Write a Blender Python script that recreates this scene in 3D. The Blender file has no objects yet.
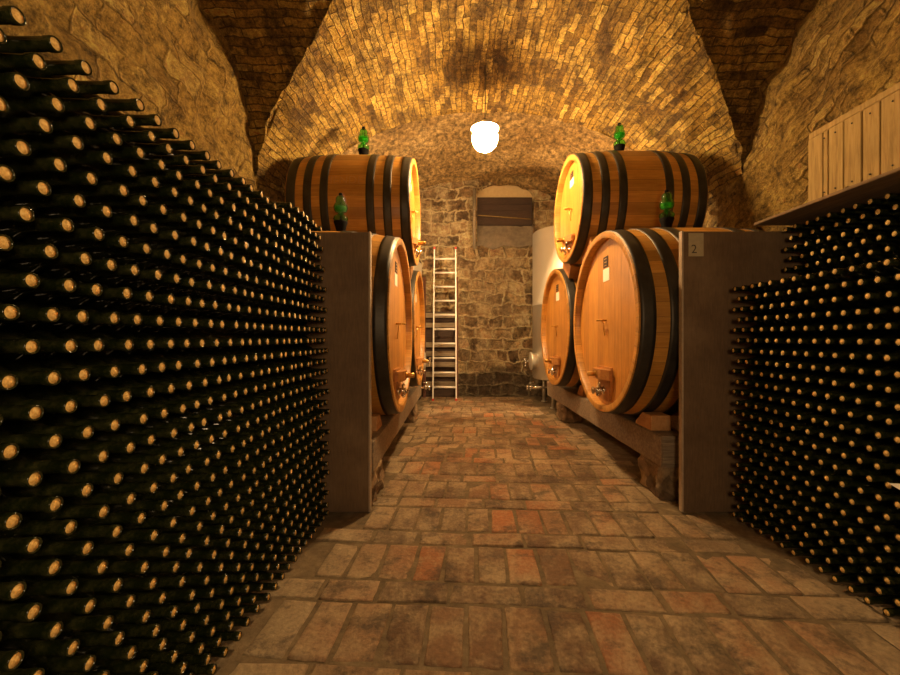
import bpy, bmesh, math, random
from mathutils import Vector, Matrix, noise
random.seed(7)
PI = math.pi
sc = bpy.context.scene
C = sc.collection
H = 1.22            # camera height
XC = 0.42           # vault centre line
WL, WR = -2.0, 2.84 # side walls
YB = 8.3            # back wall
YN = -2.6           # wall behind the camera
SPR = 2.70          # springing height

# ------------------------------------------------------------------ materials
class NT:
    def __init__(s, name):
        s.m = bpy.data.materials.new(name); s.m.use_nodes = True
        s.t = s.m.node_tree; s.n = s.t.nodes; s.l = s.t.links
        s.b = s.n['Principled BSDF']
    def node(s, typ, **kw):
        n = s.n.new(typ)
        for k, v in kw.items():
            if k in ('inp',):
                for kk, vv in v.items():
                    if isinstance(vv, bpy.types.NodeSocket): s.l.new(vv, n.inputs[kk])
                    else: n.inputs[kk].default_value = vv
            else: setattr(n, k, v)
        return n
    def obj(s): return s.node('ShaderNodeTexCoord').outputs['Object']
    def uv(s): return s.node('ShaderNodeTexCoord').outputs['UV']
    def mapping(s, vec, scale=(1,1,1), rot=(0,0,0), loc=(0,0,0)):
        return s.node('ShaderNodeMapping', inp={'Vector': vec, 'Scale': scale, 'Rotation': rot, 'Location': loc}).outputs[0]
    def noise(s, vec, scale=5, detail=4, rough=.55, dist=0):
        return s.node('ShaderNodeTexNoise', inp={'Vector': vec, 'Scale': scale, 'Detail': detail, 'Roughness': rough, 'Distortion': dist})
    def ramp(s, fac, stops):
        n = s.node('ShaderNodeValToRGB', inp={'Fac': fac})
        r = n.color_ramp
        while len(r.elements) < len(stops): r.elements.new(.5)
        for e, (p, c) in zip(r.elements, stops):
            e.position = p
            e.color = (c, c, c, 1) if isinstance(c, (int, float)) else (*c, 1)
        return n.outputs['Color']
    def mix(s, a, b, fac, mode='MIX'):
        n = s.node('ShaderNodeMix', data_type='RGBA', blend_type=mode)
        for i, v in ((0, fac), (6, a), (7, b)):
            if isinstance(v, bpy.types.NodeSocket): s.l.new(v, n.inputs[i])
            else: n.inputs[i].default_value = v if i == 0 else (*v, 1)
        return n.outputs[2]
    def math(s, op, a, b=0.0):
        n = s.node('ShaderNodeMath', operation=op)
        for i, v in ((0, a), (1, b)):
            if isinstance(v, bpy.types.NodeSocket): s.l.new(v, n.inputs[i])
            else: n.inputs[i].default_value = v
        return n.outputs[0]
    def bump(s, h, strength=.5, dist=.02, normal=None):
        n = s.node('ShaderNodeBump', inp={'Height': h, 'Strength': strength, 'Distance': dist})
        if normal: s.l.new(normal, n.inputs['Normal'])
        return n.outputs[0]
    def out(s, col=None, rough=None, normal=None, metal=None, **kw):
        for k, v in (('Base Color', col), ('Roughness', rough), ('Normal', normal), ('Metallic', metal)):
            if v is None: continue
            if isinstance(v, bpy.types.NodeSocket): s.l.new(v, s.b.inputs[k])
            elif k == 'Base Color': s.b.inputs[k].default_value = (*v, 1)
            else: s.b.inputs[k].default_value = v
        for k, v in kw.items(): s.b.inputs[k.replace('_', ' ')].default_value = v
        return s.m

def warp(t, vec, scale, amt):
    n = t.noise(vec, scale, 3)
    sub = t.node('ShaderNodeVectorMath', operation='SUBTRACT', inp={0: n.outputs['Color'], 1: (.5, .5, .5)}).outputs[0]
    sc_ = t.node('ShaderNodeVectorMath', operation='SCALE', inp={0: sub, 'Scale': amt}).outputs[0]
    return t.node('ShaderNodeVectorMath', operation='ADD', inp={0: vec, 1: sc_}).outputs[0]

def mat_brick_vault():
    t = NT('vault_brick'); uv = t.uv(); ob = t.obj()
    v = warp(t, uv, 2.2, .09); v = warp(t, v, 12, .035)
    br = t.node('ShaderNodeTexBrick', offset=.5, inp={'Vector': v, 'Color1': (.0, .0, .0, 1), 'Color2': (1, 1, 1, 1),
        'Mortar': (.5, .5, .5, 1), 'Scale': 1.0, 'Mortar Size': .007, 'Mortar Smooth': .6, 'Bias': 0.0, 'Brick Width': .26, 'Row Height': .066})
    tone = t.ramp(br.outputs['Color'], [(0, (.10, .050, .008)), (.22, (.34, .19, .030)), (.6, (.58, .36, .065)), (1, (.80, .56, .14))])
    patch = t.ramp(t.noise(ob, 1.3, 6, .65).outputs['Fac'], [(.40, 0), (.60, 1)])
    c = t.mix(tone, (.62, .41, .085), t.math('MULTIPLY', patch, .45))
    dirt = t.ramp(t.noise(t.mapping(ob, (1, .35, 1)), 5, 7, .75).outputs['Fac'], [(.40, .0), (.56, 1)])
    c = t.mix(t.mix(c, (.07, .035, .012), .8), c, dirt)
    c = t.mix(c, (.09, .05, .014), t.math('MULTIPLY', br.outputs['Fac'], .8))
    fine = t.noise(ob, 24, 8, .85).outputs['Fac']
    c = t.mix(c, t.ramp(fine, [(.36, .0), (.64, 1.)]), .75, 'OVERLAY')
    crack = t.ramp(t.noise(t.mapping(v, (3, 14, 1)), 3, 6, .8).outputs['Fac'], [(.36, .15), (.43, 1)])
    c = t.mix((.03, .015, .004), c, crack)
    hgt = t.math('ADD', t.math('MULTIPLY', t.math('SUBTRACT', 1.0, br.outputs['Fac']), 1.0),
                 t.math('ADD', t.math('MULTIPLY', br.outputs['Color'], .8), t.math('MULTIPLY', t.noise(ob, 16, 7, .75).outputs['Fac'], 2.2)))
    return t.out(c, .95, t.bump(t.math('ADD', hgt, crack), 1.0, .040))

def mat_side(rot=32, bw=.24, bh=.075, an=4.0, wt=.75):
    """rough lime plaster over stone and slanting tile courses"""
    t = NT('side_wall_rubble'); uv = t.uv(); pos = t.obj()
    v = t.mapping(uv, (1, 1, 1), (0, 0, math.radians(rot)))
    v = warp(t, v, 2.0, .12); v = warp(t, v, 8, .05)
    br = t.node('ShaderNodeTexBrick', offset=.4, inp={'Vector': v, 'Color1': (0, 0, 0, 1), 'Color2': (1, 1, 1, 1), 'Mortar': (.5, .5, .5, 1),
        'Scale': 1.0, 'Mortar Size': .012, 'Mortar Smooth': .8, 'Bias': 0.0, 'Brick Width': bw, 'Row Height': bh})
    vo = t.node('ShaderNodeTexVoronoi', feature='SMOOTH_F1', inp={'Vector': warp(t, uv, 3, .3), 'Scale': 3.2, 'Smoothness': .6})
    pl = t.ramp(t.noise(pos, 1.5, 7, .7).outputs['Fac'], [(.45, 0), (.57, 1)])
    n1 = t.noise(pos, 5, 8, .78).outputs['Fac']
    n2 = t.noise(t.mapping(v, (2.2, an, 1)), 4, 8, .8).outputs['Fac']
    base = t.ramp(n1, [(.34, (.09, .05, .010)), (.46, (.32, .20, .045)), (.58, (.50, .33, .08)), (.72, (.64, .47, .15))])
    tile = t.ramp(br.outputs['Color'], [(0, (.18, .10, .022)), (.5, (.44, .28, .065)), (1, (.62, .44, .14))])
    tile = t.mix(tile, (.10, .055, .016), t.math('MULTIPLY', br.outputs['Fac'], .8))
    c = t.mix(base, tile, t.math('MULTIPLY', pl, wt))
    c = t.mix(c, t.ramp(n2, [(.38, .0), (.50, .8)]), .55, 'OVERLAY')
    c = t.mix(c, t.ramp(t.noise(pos, 24, 7, .85).outputs['Fac'], [(.36, .05), (.64, .95)]), .65, 'OVERLAY')
    h = t.math('ADD', t.math('MULTIPLY', t.math('SUBTRACT', 1.0, t.math('MULTIPLY', br.outputs['Fac'], pl)), .8),
        t.math('ADD', t.math('MULTIPLY', n1, 3.0), t.math('ADD', t.math('MULTIPLY', n2, .8), vo.outputs['Distance'])))
    return t.out(c, .96, t.bump(h, 1.0, .07))

def mat_rubble(name, cols, sx=1.0, sy=1.0, mortar=(.5, .38, .2), size=5.0, plaster=.5, bumpd=.03, cell=.06):
    t = NT(name); ob = t.uv(); pos = t.obj()
    v = t.mapping(ob, (sx, sy, 1)); v = warp(t, v, 2.2, .22); v = warp(t, v, 9, .05)
    ve = t.node('ShaderNodeTexVoronoi', feature='DISTANCE_TO_EDGE', inp={'Vector': v, 'Scale': size, 'Randomness': .85})
    vc = t.node('ShaderNodeTexVoronoi', feature='F1', inp={'Vector': v, 'Scale': size, 'Randomness': .85})
    edge = t.ramp(ve.outputs['Distance'], [(0.0, 0), (cell, 1)])
    sep = t.node('ShaderNodeSeparateColor', inp={0: vc.outputs['Color']}).outputs[0]
    stone = t.ramp(sep, [(0, cols[0]), (.5, cols[1]), (1, cols[2])])
    nz = t.noise(pos, 9, 6, .7).outputs['Fac']
    stone = t.mix(stone, t.mix((0, 0, 0), (1, 1, 1), nz), .5, 'OVERLAY')
    pl = t.ramp(t.noise(pos, 1.6, 5, .65).outputs['Fac'], [(plaster - .08, 0), (plaster + .08, 1)])
    msk = t.math('MULTIPLY', edge, pl)
    c = t.mix(mortar, stone, msk)
    c = t.mix(c, t.mix((0, 0, 0), (1, 1, 1), t.noise(pos, 30, 5, .75).outputs['Fac']), .5, 'OVERLAY')
    h = t.math('ADD', msk, t.math('ADD', t.math('MULTIPLY', nz, 1.2), t.math('MULTIPLY', t.noise(pos, 28, 6, .75).outputs['Fac'], .8)))
    return t.out(c, .95, t.bump(h, 1.0, bumpd))

def mat_stone_courses():
    """squared rubble of the end wall: rough courses with pale mortar"""
    t = NT('end_wall_stone'); uv = t.uv(); pos = t.obj()
    v = warp(t, uv, 1.7, .30); v = warp(t, v, 6, .15); v = warp(t, v, 22, .03)
    br = t.node('ShaderNodeTexBrick', offset=.43, offset_frequency=2, squash=.7, squash_frequency=3, inp={'Vector': v, 'Color1': (0, 0, 0, 1),
        'Color2': (1, 1, 1, 1), 'Mortar': (.5, .5, .5, 1), 'Scale': 1.0, 'Mortar Size': .034, 'Mortar Smooth': .9, 'Bias': 0.0,
        'Brick Width': .38, 'Row Height': .24})
    stone = t.ramp(br.outputs['Color'], [(0, (.09, .05, .025)), (.4, (.26, .16, .075)), (.75, (.48, .34, .17)), (1, (.70, .55, .30))])
    nz = t.noise(pos, 5, 8, .8).outputs['Fac']
    stone = t.mix(stone, t.ramp(nz, [(.38, (0, 0, 0)), (.62, (1, 1, 1))]), .8, 'OVERLAY')
    pl = t.ramp(t.noise(pos, 2.4, 6, .7).outputs['Fac'], [(.50, 0), (.60, 1)])
    mk = t.math('MAXIMUM', br.outputs['Fac'], t.math('MULTIPLY', pl, .8))
    c = t.mix(stone, (.90, .76, .46), t.math('MULTIPLY', mk, .85))
    c = t.mix(c, t.ramp(t.noise(pos, 4, 8, .8).outputs['Fac'], [(.35, (.12, .07, .04)), (.5, (.42, .30, .17)), (.65, (.72, .58, .36))]), t.ramp(t.noise(pos, 1.3, 5, .6).outputs['Fac'], [(.44, .5), (.60, .0)]))
    # damp dark band with soot where the wall meets the floor
    z = t.node('ShaderNodeSeparateXYZ', inp={0: pos}).outputs[2]
    damp = t.ramp(t.math('ADD', z, t.math('MULTIPLY', t.noise(pos, 2, 4).outputs['Fac'], .7)), [(.85, 1), (1.15, 0)])
    c = t.mix(c, t.mix(c, (.05, .035, .025), .72), damp)
    c = t.mix(c, t.ramp(t.noise(pos, 13, 8, .85).outputs['Fac'], [(.36, .05), (.64, .95)]), .65, 'OVERLAY')
    h = t.math('ADD', t.math('MULTIPLY', t.math('SUBTRACT', 1.0, br.outputs['Fac']), 1.0),
               t.math('ADD', t.math('MULTIPLY', nz, 1.6), t.math('MULTIPLY', t.noise(pos, 20, 6, .8).outputs['Fac'], 1.0)))
    return t.out(c, .95, t.bump(h, 1.0, .06))

def mat_plaster_vault():
    t = NT('old_vault_plaster'); ob = t.obj(); uv = t.uv()
    a = t.noise(ob, 1.5, 6, .65).outputs['Fac']
    st = t.noise(t.mapping(uv, (5, 9, 1)), 1.6, 7, .75).outputs['Fac']
    c = t.ramp(a, [(.3, (.17, .105, .038)), (.5, (.32, .21, .080)), (.7, (.46, .33, .15))])
    c = t.mix(c, t.ramp(st, [(.36, 0), (.64, 1)]), .7, 'OVERLAY')
    c = t.mix(c, t.ramp(t.noise(ob, 12, 8, .85).outputs['Fac'], [(.38, .05), (.62, .95)]), .6, 'OVERLAY')
    h = t.math('ADD', st, t.noise(ob, 14, 7, .75).outputs['Fac'])
    return t.out(c, .95, t.bump(h, 1.0, .05))

def mat_wood(name, c1, c2, c3, grain=(1, 14, 14), plank=None, rough=.45, bumpd=.003, coat=0.0, axis_uv=True, var=.5):
    """grain runs along u; planks split v"""
    t = NT(name); vec = t.uv() if axis_uv else t.obj()
    g = t.noise(t.mapping(vec, grain), 3, 6, .65, .6).outputs['Fac']
    col = t.ramp(g, [(.25, c1), (.5, c2), (.75, c3)])
    h = g
    if plank:
        sp = t.node('ShaderNodeSeparateXYZ', inp={0: vec})
        q = t.math('DIVIDE', sp.outputs[1], plank)
        fl = t.math('FLOOR', q); fr = t.math('FRACT', q)
        wn = t.node('ShaderNodeTexWhiteNoise', noise_dimensions='1D', inp={'W': fl}).outputs['Value']
        col = t.mix(col, t.ramp(wn, [(0, .28), (1, .72)]), var, 'OVERLAY')
        e = t.math('MINIMUM', fr, t.math('SUBTRACT', 1.0, fr))
        gap = t.ramp(e, [(0, 0), (.035, 1)])
        col = t.mix(t.mix(col, (.03, .012, .004), .55), col, gap)
        h = t.math('ADD', t.math('MULTIPLY', gap, 1.5), g)
    bl = t.ramp(t.noise(vec, 3.0, 4, .6).outputs['Fac'], [(.3, .38), (.7, .6)])
    col = t.mix(col, bl, .5, 'OVERLAY')
    return t.out(col, rough, t.bump(h, .5, bumpd), Coat_Weight=coat, Coat_Roughness=.25)

def mat_plain(name, col, rough=.5, metal=0.0, nscale=20, namt=.3, bumpd=.001, **kw):
    t = NT(name); ob = t.obj(); n = t.noise(ob, nscale, 5, .65).outputs['Fac']
    c = t.mix(col, t.ramp(n, [(.25, .25), (.75, .75)]), namt, 'OVERLAY')
    return t.out(c, rough, t.bump(n, .4, bumpd), metal, **kw)

M = {}
M['vault'] = mat_brick_vault()
M['side'] = mat_side(); M['side_left'] = mat_side(8, .30, .17, 2.4, .6)
M['back'] = mat_stone_courses()
M['plaster'] = mat_plaster_vault()
M['oak'] = mat_wood('oiled_oak_staves', (.36, .160, .028), (.48, .230, .042), (.60, .32, .07), (1.2, 12, 1), .115, .42, .002, .15)
M['oak_head'] = mat_wood('oiled_oak_head', (.44, .185, .028), (.55, .255, .045), (.64, .34, .08), (1.2, 12, 1), .14, .38, .002, .2, var=.35)
M['oak_block'] = mat_wood('oak_block', (.30, .12, .03), (.42, .19, .05), (.52, .26, .08), (1.5, 12, 12), None, .5, .002, 0, False)
M['hoop'] = mat_plain('blackened_iron_hoop', (.05, .045, .038), .46, .55, 7, .8, .003)
M['beam'] = mat_wood('weathered_grey_beam', (.12, .09, .065), (.24, .185, .13), (.38, .31, .22), (1.2, 14, 14), None, .85, .012, 0, False)
M['chock'] = mat_wood('new_pine_chock', (.42, .20, .07), (.56, .29, .11), (.66, .38, .17), (8, 2, 8), None, .6, .002, 0, False)
M['plank_pale'] = mat_wood('pale_shutter_plank', (.20, .13, .04), (.34, .23, .075), (.44, .31, .12), (14, 14, 1.2), None, .8, .004, 0, False)
M['dark_wood'] = mat_wood('dark_shutter_wood', (.028, .014, .010), (.05, .028, .02), (.08, .045, .03), (2, 14, 14), None, .7, .004, 0, False)
M['board'] = mat_wood('dusty_back_board', (.14, .085, .04), (.20, .13, .065), (.27, .18, .09), (14, 1.5, 14), None, .85, .003, 0, False)
M['glass_dark'] = None
def mat_bottle():
    t = NT('dark_bottle_glass'); ob = t.obj()
    n = t.noise(ob, 35, 5, .7).outputs['Fac']
    dust = t.ramp(n, [(.45, 0), (.75, 1)])
    u = t.node('ShaderNodeSeparateXYZ', inp={0: t.uv()}).outputs[0]
    nk = t.ramp(t.math('ADD', t.math('MULTIPLY', u, 10), 1.6), [(.35, 0), (.75, 1)])
    c = t.mix(t.mix((.002, .003, .001), (.012, .012, .005), dust), t.mix((.009, .013, .003), (.045, .046, .016), dust), nk)
    r = t.ramp(n, [(.3, .05), (.7, .22)])
    return t.out(c, r, None, Specular_IOR_Level=.6)
M['glass_dark'] = mat_bottle()
def mat_cork():
    t = NT('cork_end'); ob = t.obj(); n = t.noise(ob, 160, 4, .7).outputs['Fac']
    c = t.ramp(n, [(.3, (.45, .25, .06)), (.5, (.78, .50, .15)), (.8, (.92, .68, .28))])
    return t.out(c, .8, t.bump(n, .4, .001))
M['cork'] = mat_cork()
def mat_panel():
    t = NT('stained_brown_panel'); ob = t.obj()
    n = t.noise(ob, 2.2, 6, .65).outputs['Fac']; f = t.noise(t.mapping(ob, (30, 30, 3)), 3, 5, .7).outputs['Fac']
    c = t.ramp(n, [(.3, (.10, .060, .034)), (.55, (.155, .098, .054)), (.75, (.22, .145, .082))])
    c = t.mix(c, t.ramp(f, [(.3, .3), (.7, .7)]), .45, 'OVERLAY')
    return t.out(c, .7, t.bump(f, .3, .002))
M['panel'] = mat_panel()
M['panel_edge'] = mat_plain('panel_edge_strip', (.42, .33, .24), .5, 0.0, 30, .3)
M['steel'] = mat_plain('brushed_stainless_steel', (.66, .63, .56), .38, .6, 6, .15)
M['alu'] = mat_plain('ladder_aluminium', (.85, .84, .82), .45, .25, 20, .15)
M['red'] = mat_plain('red_plastic_cap', (.55, .03, .02), .4)
M['brass'] = mat_plain('brass', (.62, .38, .12), .3, 1.0, 30, .2)
M['chrome'] = mat_plain('chromed_metal', (.75, .73, .70), .15, 1.0, 30, .1)
M['black'] = mat_plain('black_rubber', (.004, .0035, .003), .8, 0.0, 20, .3, Specular_IOR_Level=.1)
M['paper'] = mat_plain('white_paper', (.88, .86, .80), .7, 0.0, 12, .15)
M['old_paper'] = mat_plain('aged_card', (.46, .38, .24), .8, 0.0, 25, .25)
M['pencil'] = mat_plain('pencil_stroke', (.09, .075, .055), .8)
M['rust'] = mat_plain('rusty_brown_post', (.13, .05, .03), .7, 0.0, 20, .5)
M['slat'] = mat_wood('grey_slat', (.16, .13, .09), (.26, .21, .15), (.36, .30, .22), (1.2, 14, 14), None, .7, .003, 0, False)
M['cream'] = mat_plain('cream_board', (.60, .47, .26), .8, 0.0, 20, .3)
M['sill'] = mat_plain('grey_lime_sill', (.20, .17, .13), .95, 0.0, 8, .9, .02)
M['concrete'] = mat_plain('dusty_lime_slab', (.26, .19, .115), .9, 0.0, 6, .8, .01)
M['cable'] = mat_plain('dark_cable', (.03, .02, .012), .6)
M['enamel'] = mat_plain('white_enamel', (.85, .82, .74), .4)
def mat_green():
    t = NT('green_blown_glass')
    return t.out((.42, .95, .40), .03, None, Transmission_Weight=1.0, IOR=1.45)
M['green'] = mat_green()
def mat_lamp(name, LAMP):
    t = NT(name); return t.out((1, .9, .7), .3, None, Emission_Color=(1, .62, .27, 1), Emission_Strength=LAMP)

def mat_floor_brick():
    t = NT('worn_floor_brick'); ob = t.obj()
    at = t.node('ShaderNodeAttribute', attribute_name='tone')
    f = t.node('ShaderNodeSeparateColor', inp={0: at.outputs['Color']}).outputs[0]
    base = t.ramp(f, [(0, (.11, .062, .032)), (.25, (.19, .10, .048)), (.5, (.26, .15, .075)), (.75, (.28, .115, .048)), (1, (.38, .145, .052))])
    n1 = t.noise(ob, 1.4, 8, .75).outputs['Fac']; n2 = t.noise(ob, 11, 7, .75).outputs['Fac']
    dust = t.ramp(t.math('ADD', t.math('MULTIPLY', n1, .72), t.math('MULTIPLY', n2, .28)), [(.45, 0), (.58, 1)])
    c = t.mix(base, (.42, .32, .19), t.math('MULTIPLY', dust, .85))
    xx = t.node('ShaderNodeSeparateXYZ', inp={0: warp(t, ob, 1.5, .5)}).outputs[0]
    ed = t.ramp(t.math('MULTIPLY', t.math('ABSOLUTE', t.math('SUBTRACT', xx, .48)), .5), [(.36, 0), (.62, 1)])
    c = t.mix(c, t.mix((.24, .17, .10), (.50, .40, .25), n2), t.math('MULTIPLY', ed, .85))
    dk = t.ramp(t.noise(ob, 4.2, 7, .75).outputs['Fac'], [(.38, 1), (.50, 0)])
    c = t.mix(c, (.05, .034, .022), t.math('MULTIPLY', dk, .75))
    c = t.mix(c, t.ramp(t.noise(ob, 45, 6, .75).outputs['Fac'], [(.32, .15), (.68, .85)]), .45, 'OVERLAY')
    return t.out(c, t.ramp(n2, [(.3, .5), (.7, .85)]), t.bump(t.math('ADD', n2, t.math('MULTIPLY', t.noise(ob, 45, 6, .75).outputs['Fac'], .5)), .9, .012))
M['bulb'] = mat_lamp('lit_bulb_glass', 470.0); M['bulb_fill'] = mat_lamp('added_fill_bulb', 4000.0)
M['floor_brick'] = mat_floor_brick()
def mat_mortar():
    t = NT('floor_mortar'); ob = t.obj(); n2 = t.noise(ob, 9, 7, .75).outputs['Fac']; n1 = t.noise(ob, 1.7, 5, .6).outputs['Fac']
    c = t.ramp(n2, [(.3, (.09, .063, .036)), (.55, (.19, .14, .08)), (.75, (.32, .25, .15))])
    c = t.mix(c, t.ramp(n1, [(.3, .3), (.7, .65)]), .6, 'OVERLAY')
    return t.out(c, .9, t.bump(n2, 1, .015))
M['mortar'] = mat_mortar()

# ------------------------------------------------------------------ mesh helpers
class MB:
    def __init__(s): s.v = []; s.f = []; s.uv = []; s.mi = []; s.sm = []
    def add(s, vs, fs, uvs=None, mi=0, smooth=False):
        o = len(s.v); s.v += [tuple(p) for p in vs]
        for i, f in enumerate(fs):
            s.f.append(tuple(o + j for j in f)); s.mi.append(mi); s.sm.append(smooth)
            s.uv.append(uvs[i] if uvs else [(0, 0)] * len(f))
        return s
    def box(s, x0, x1, y0, y1, z0, z1, mi=0, bev=0.0):
        if bev <= 0:
            vs = [(x, y, z) for x in (x0, x1) for y in (y0, y1) for z in (z0, z1)]
            s.add(vs, [(0,1,3,2),(4,6,7,5),(0,4,5,1),(2,3,7,6),(0,2,6,4),(1,5,7,3)], None, mi)
        else:
            bm = bmesh.new(); r = bmesh.ops.create_cube(bm, size=1)
            bmesh.ops.scale(bm, vec=(x1-x0, y1-y0, z1-z0), verts=bm.verts)
            bmesh.ops.translate(bm, vec=((x0+x1)/2, (y0+y1)/2, (z0+z1)/2), verts=bm.verts)
            bmesh.ops.bevel(bm, geom=bm.edges[:], offset=bev, segments=2, affect='EDGES')
            bm.verts.index_update()
            s.add([v.co for v in bm.verts], [[v.index for v in f.verts] for f in bm.faces], None, mi); bm.free()
        return s
    def prism(s, pts, axis, a0, a1, mi=0):
        """extrude a 2D outline (list of (p,q)) along axis 0/1/2"""
        def P(p, q, a):
            return (a, p, q) if axis == 0 else ((p, a, q) if axis == 1 else (p, q, a))
        n = len(pts)
        vs = [P(p, q, a0) for p, q in pts] + [P(p, q, a1) for p, q in pts]
        fs = [tuple(range(n))[::-1], tuple(range(n, 2*n))] + [(i, (i+1) % n, n+(i+1) % n, n+i) for i in range(n)]
        return s.add(vs, fs, None, mi)
    def lathe(s, prof, o=(0,0,0), axis=2, seg=24, mi=0, smooth=True, caps=False, uvh=False):
        """prof: list of (r, h) along axis"""
        vs = []; L = [0]
        for i in range(1, len(prof)): L.append(L[-1] + math.dist(prof[i], prof[i-1]))
        for r, h in prof:
            for k in range(seg):
                a = 2*PI*k/seg; c, sn = r*math.cos(a), r*math.sin(a)
                p = (h, c, sn) if axis == 0 else ((c, h, sn) if axis == 1 else (c, sn, h))
                vs.append((p[0]+o[0], p[1]+o[1], p[2]+o[2]))
        fs = []; uvs = []
        rm = max(r for r, h in prof)
        for i in range(len(prof)-1):
            for k in range(seg):
                k2 = (k+1) % seg
                fs.append((i*seg+k, i*seg+k2, (i+1)*seg+k2, (i+1)*seg+k))
                u0, u1 = 2*PI*rm*k/seg, 2*PI*rm*(k+1)/seg
                a_, b_ = (prof[i][1], prof[i+1][1]) if uvh else (L[i], L[i+1])
                uvs.append([(a_, u0), (a_, u1), (b_, u1), (b_, u0)])
        if caps:
            fs.append(tuple(range(seg))[::-1]); uvs.append([(0,0)]*seg)
            fs.append(tuple(range((len(prof)-1)*seg, len(prof)*seg))); uvs.append([(0,0)]*seg)
        return s.add(vs, fs, uvs, mi, smooth)
    def tube(s, pts, r, seg=8, mi=0):
        pts = [Vector(p) for p in pts]; vs = []
        for i, p in enumerate(pts):
            d = (pts[min(i+1, len(pts)-1)] - pts[max(i-1, 0)]).normalized()
            a = Vector((0, 0, 1)) if abs(d.z) < .9 else Vector((1, 0, 0))
            u = d.cross(a).normalized(); w = d.cross(u)
            for k in range(seg):
                t = 2*PI*k/seg; vs.append(p + (u*math.cos(t) + w*math.sin(t))*r)
        fs = [(i*seg+k, i*seg+(k+1) % seg, (i+1)*seg+(k+1) % seg, (i+1)*seg+k) for i in range(len(pts)-1) for k in range(seg)]
        fs += [tuple(range(seg))[::-1], tuple(range((len(pts)-1)*seg, len(pts)*seg))]
        return s.add(vs, fs, None, mi, True)
    def build(s, name, mats, parent=None, loc=None, label=None, auto=None):
        me = bpy.data.meshes.new(name); me.from_pydata(s.v, [], s.f)
        uvl = me.uv_layers.new(name='UVMap')
        flat = [c for f in s.uv for p in f for c in p]
        uvl.data.foreach_set('uv', flat)
        me.polygons.foreach_set('material_index', s.mi); me.polygons.foreach_set('use_smooth', s.sm)
        for m in (mats if isinstance(mats, (list, tuple)) else [mats]): me.materials.append(m)
        bm = bmesh.new(); bm.from_mesh(me); bmesh.ops.recalc_face_normals(bm, faces=bm.faces[:]); bm.to_mesh(me); bm.free()
        me.update()
        o = bpy.data.objects.new(name, me); C.objects.link(o)
        if parent: o.parent = parent
        if loc: o.location = loc
        if label: o['label'] = label
        return o
def tag(o, label, cat, group=None, kind=None):
    o['label'] = label; o['category'] = cat
    if group: o['group'] = group
    if kind: o['kind'] = kind
    return o
def empty(name, loc, label, cat, group=None, rot=(0,0,0)):
    o = bpy.data.objects.new(name, None); C.objects.link(o); o.location = loc; o.rotation_euler = rot
    o.empty_display_size = .1
    return tag(o, label, cat, group)
def struct(mb, name, mats, label=None):
    o = mb.build(name, mats); o['kind'] = 'structure'
    if label: o['label'] = label
    return o

def fbm(p, s, o=4): return noise.fractal(Vector(p)*s, 1.0, 2.0, o)
def grid(mb, P, U, V, uvf, disp=0.0, ds=4.0, nrm=None, mi=0, skip=None):
    """P(i,j)->point for i in range(U+1), j in range(V+1)"""
    vs = []
    for i in range(U+1):
        for j in range(V+1):
            p = Vector(P(i, j))
            if disp:
                n = nrm(i, j, p) if nrm else Vector((0, 0, 1))
                p = p + Vector(n) * (fbm(p, ds) * disp)
            vs.append(p)
    W = V+1; fs = []; uvs = []
    for i in range(U):
        for j in range(V):
            if skip and skip(i, j): continue
            fs.append((i*W+j, (i+1)*W+j, (i+1)*W+j+1, i*W+j+1))
            uvs.append([uvf(i, j), uvf(i+1, j), uvf(i+1, j+1), uvf(i, j+1)])
    mb.add(vs, fs, uvs, mi, True)

# ------------------------------------------------------------------ vault
HW = (WR - WL)/2; RISE = 1.43
RC = 1.25; YC = 2.75                        # cross vault radius and centre
def main_pt(th): return (XC - HW*math.cos(th), SPR + RISE*math.sin(th))   # th 0..pi
NTH = 120
ths = [PI*i/NTH for i in range(NTH+1)]
arc = [0]
for i in range(NTH): arc.append(arc[-1] + math.dist(main_pt(ths[i]), main_pt(ths[i+1])))
YE = 5.15
vm = MB(); OV = .035
def mnrm(i, j, p):
    d = Vector(((p.x-XC)/HW**2, 0, (p.z-SPR)/RISE**2))
    return d.normalized() if d.length > 0 else Vector((0,0,1))
def reach(z):   # half width of the cross vault at height z
    q = RC**2 - (z-SPR)**2
    return math.sqrt(q) if q > 0 else 0.0
# far side of the groin
NV = 46
grid(vm, lambda i, j: (main_pt(ths[i])[0], (YC+reach(main_pt(ths[i])[1])-OV) + (YE-(YC+reach(main_pt(ths[i])[1])-OV))*j/NV, main_pt(ths[i])[1]),
     NTH, NV, lambda i, j: ((YC+reach(main_pt(ths[i])[1])-OV) + (YE-(YC+reach(main_pt(ths[i])[1])-OV))*j/NV, arc[i]), .045, 5, mnrm)
grid(vm, lambda i, j: (main_pt(ths[i])[0], YN + (YC-reach(main_pt(ths[i])[1])+OV-YN)*j/NV, main_pt(ths[i])[1]),
     NTH, NV, lambda i, j: (YN + (YC-reach(main_pt(ths[i])[1])+OV-YN)*j/NV, arc[i]), .045, 5, mnrm)
# cross vault: from wall to groin, both sides
NPH = 60
def main_x(z, side):
    q = max(0, 1-((z-SPR)/RISE)**2); return XC + side*HW*math.sqrt(q)
for side, wx in ((-1, WL), (1, WR)):
    def P(i, j, side=side, wx=wx):
        ph = PI*i/NPH; y = YC - RC*math.cos(ph); z = SPR + RC*math.sin(ph)
        return (wx + side*.12 + (main_x(z, side)-wx-side*.12)*j/26, y, z)
    def U(i, j, P=P): return (P(i, j)[0], RC*PI*i/NPH)
    grid(vm, P, NPH, 26, U, .04, 5, lambda i, j, p: Vector((0, p.y-YC, p.z-SPR)).normalized())
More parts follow.
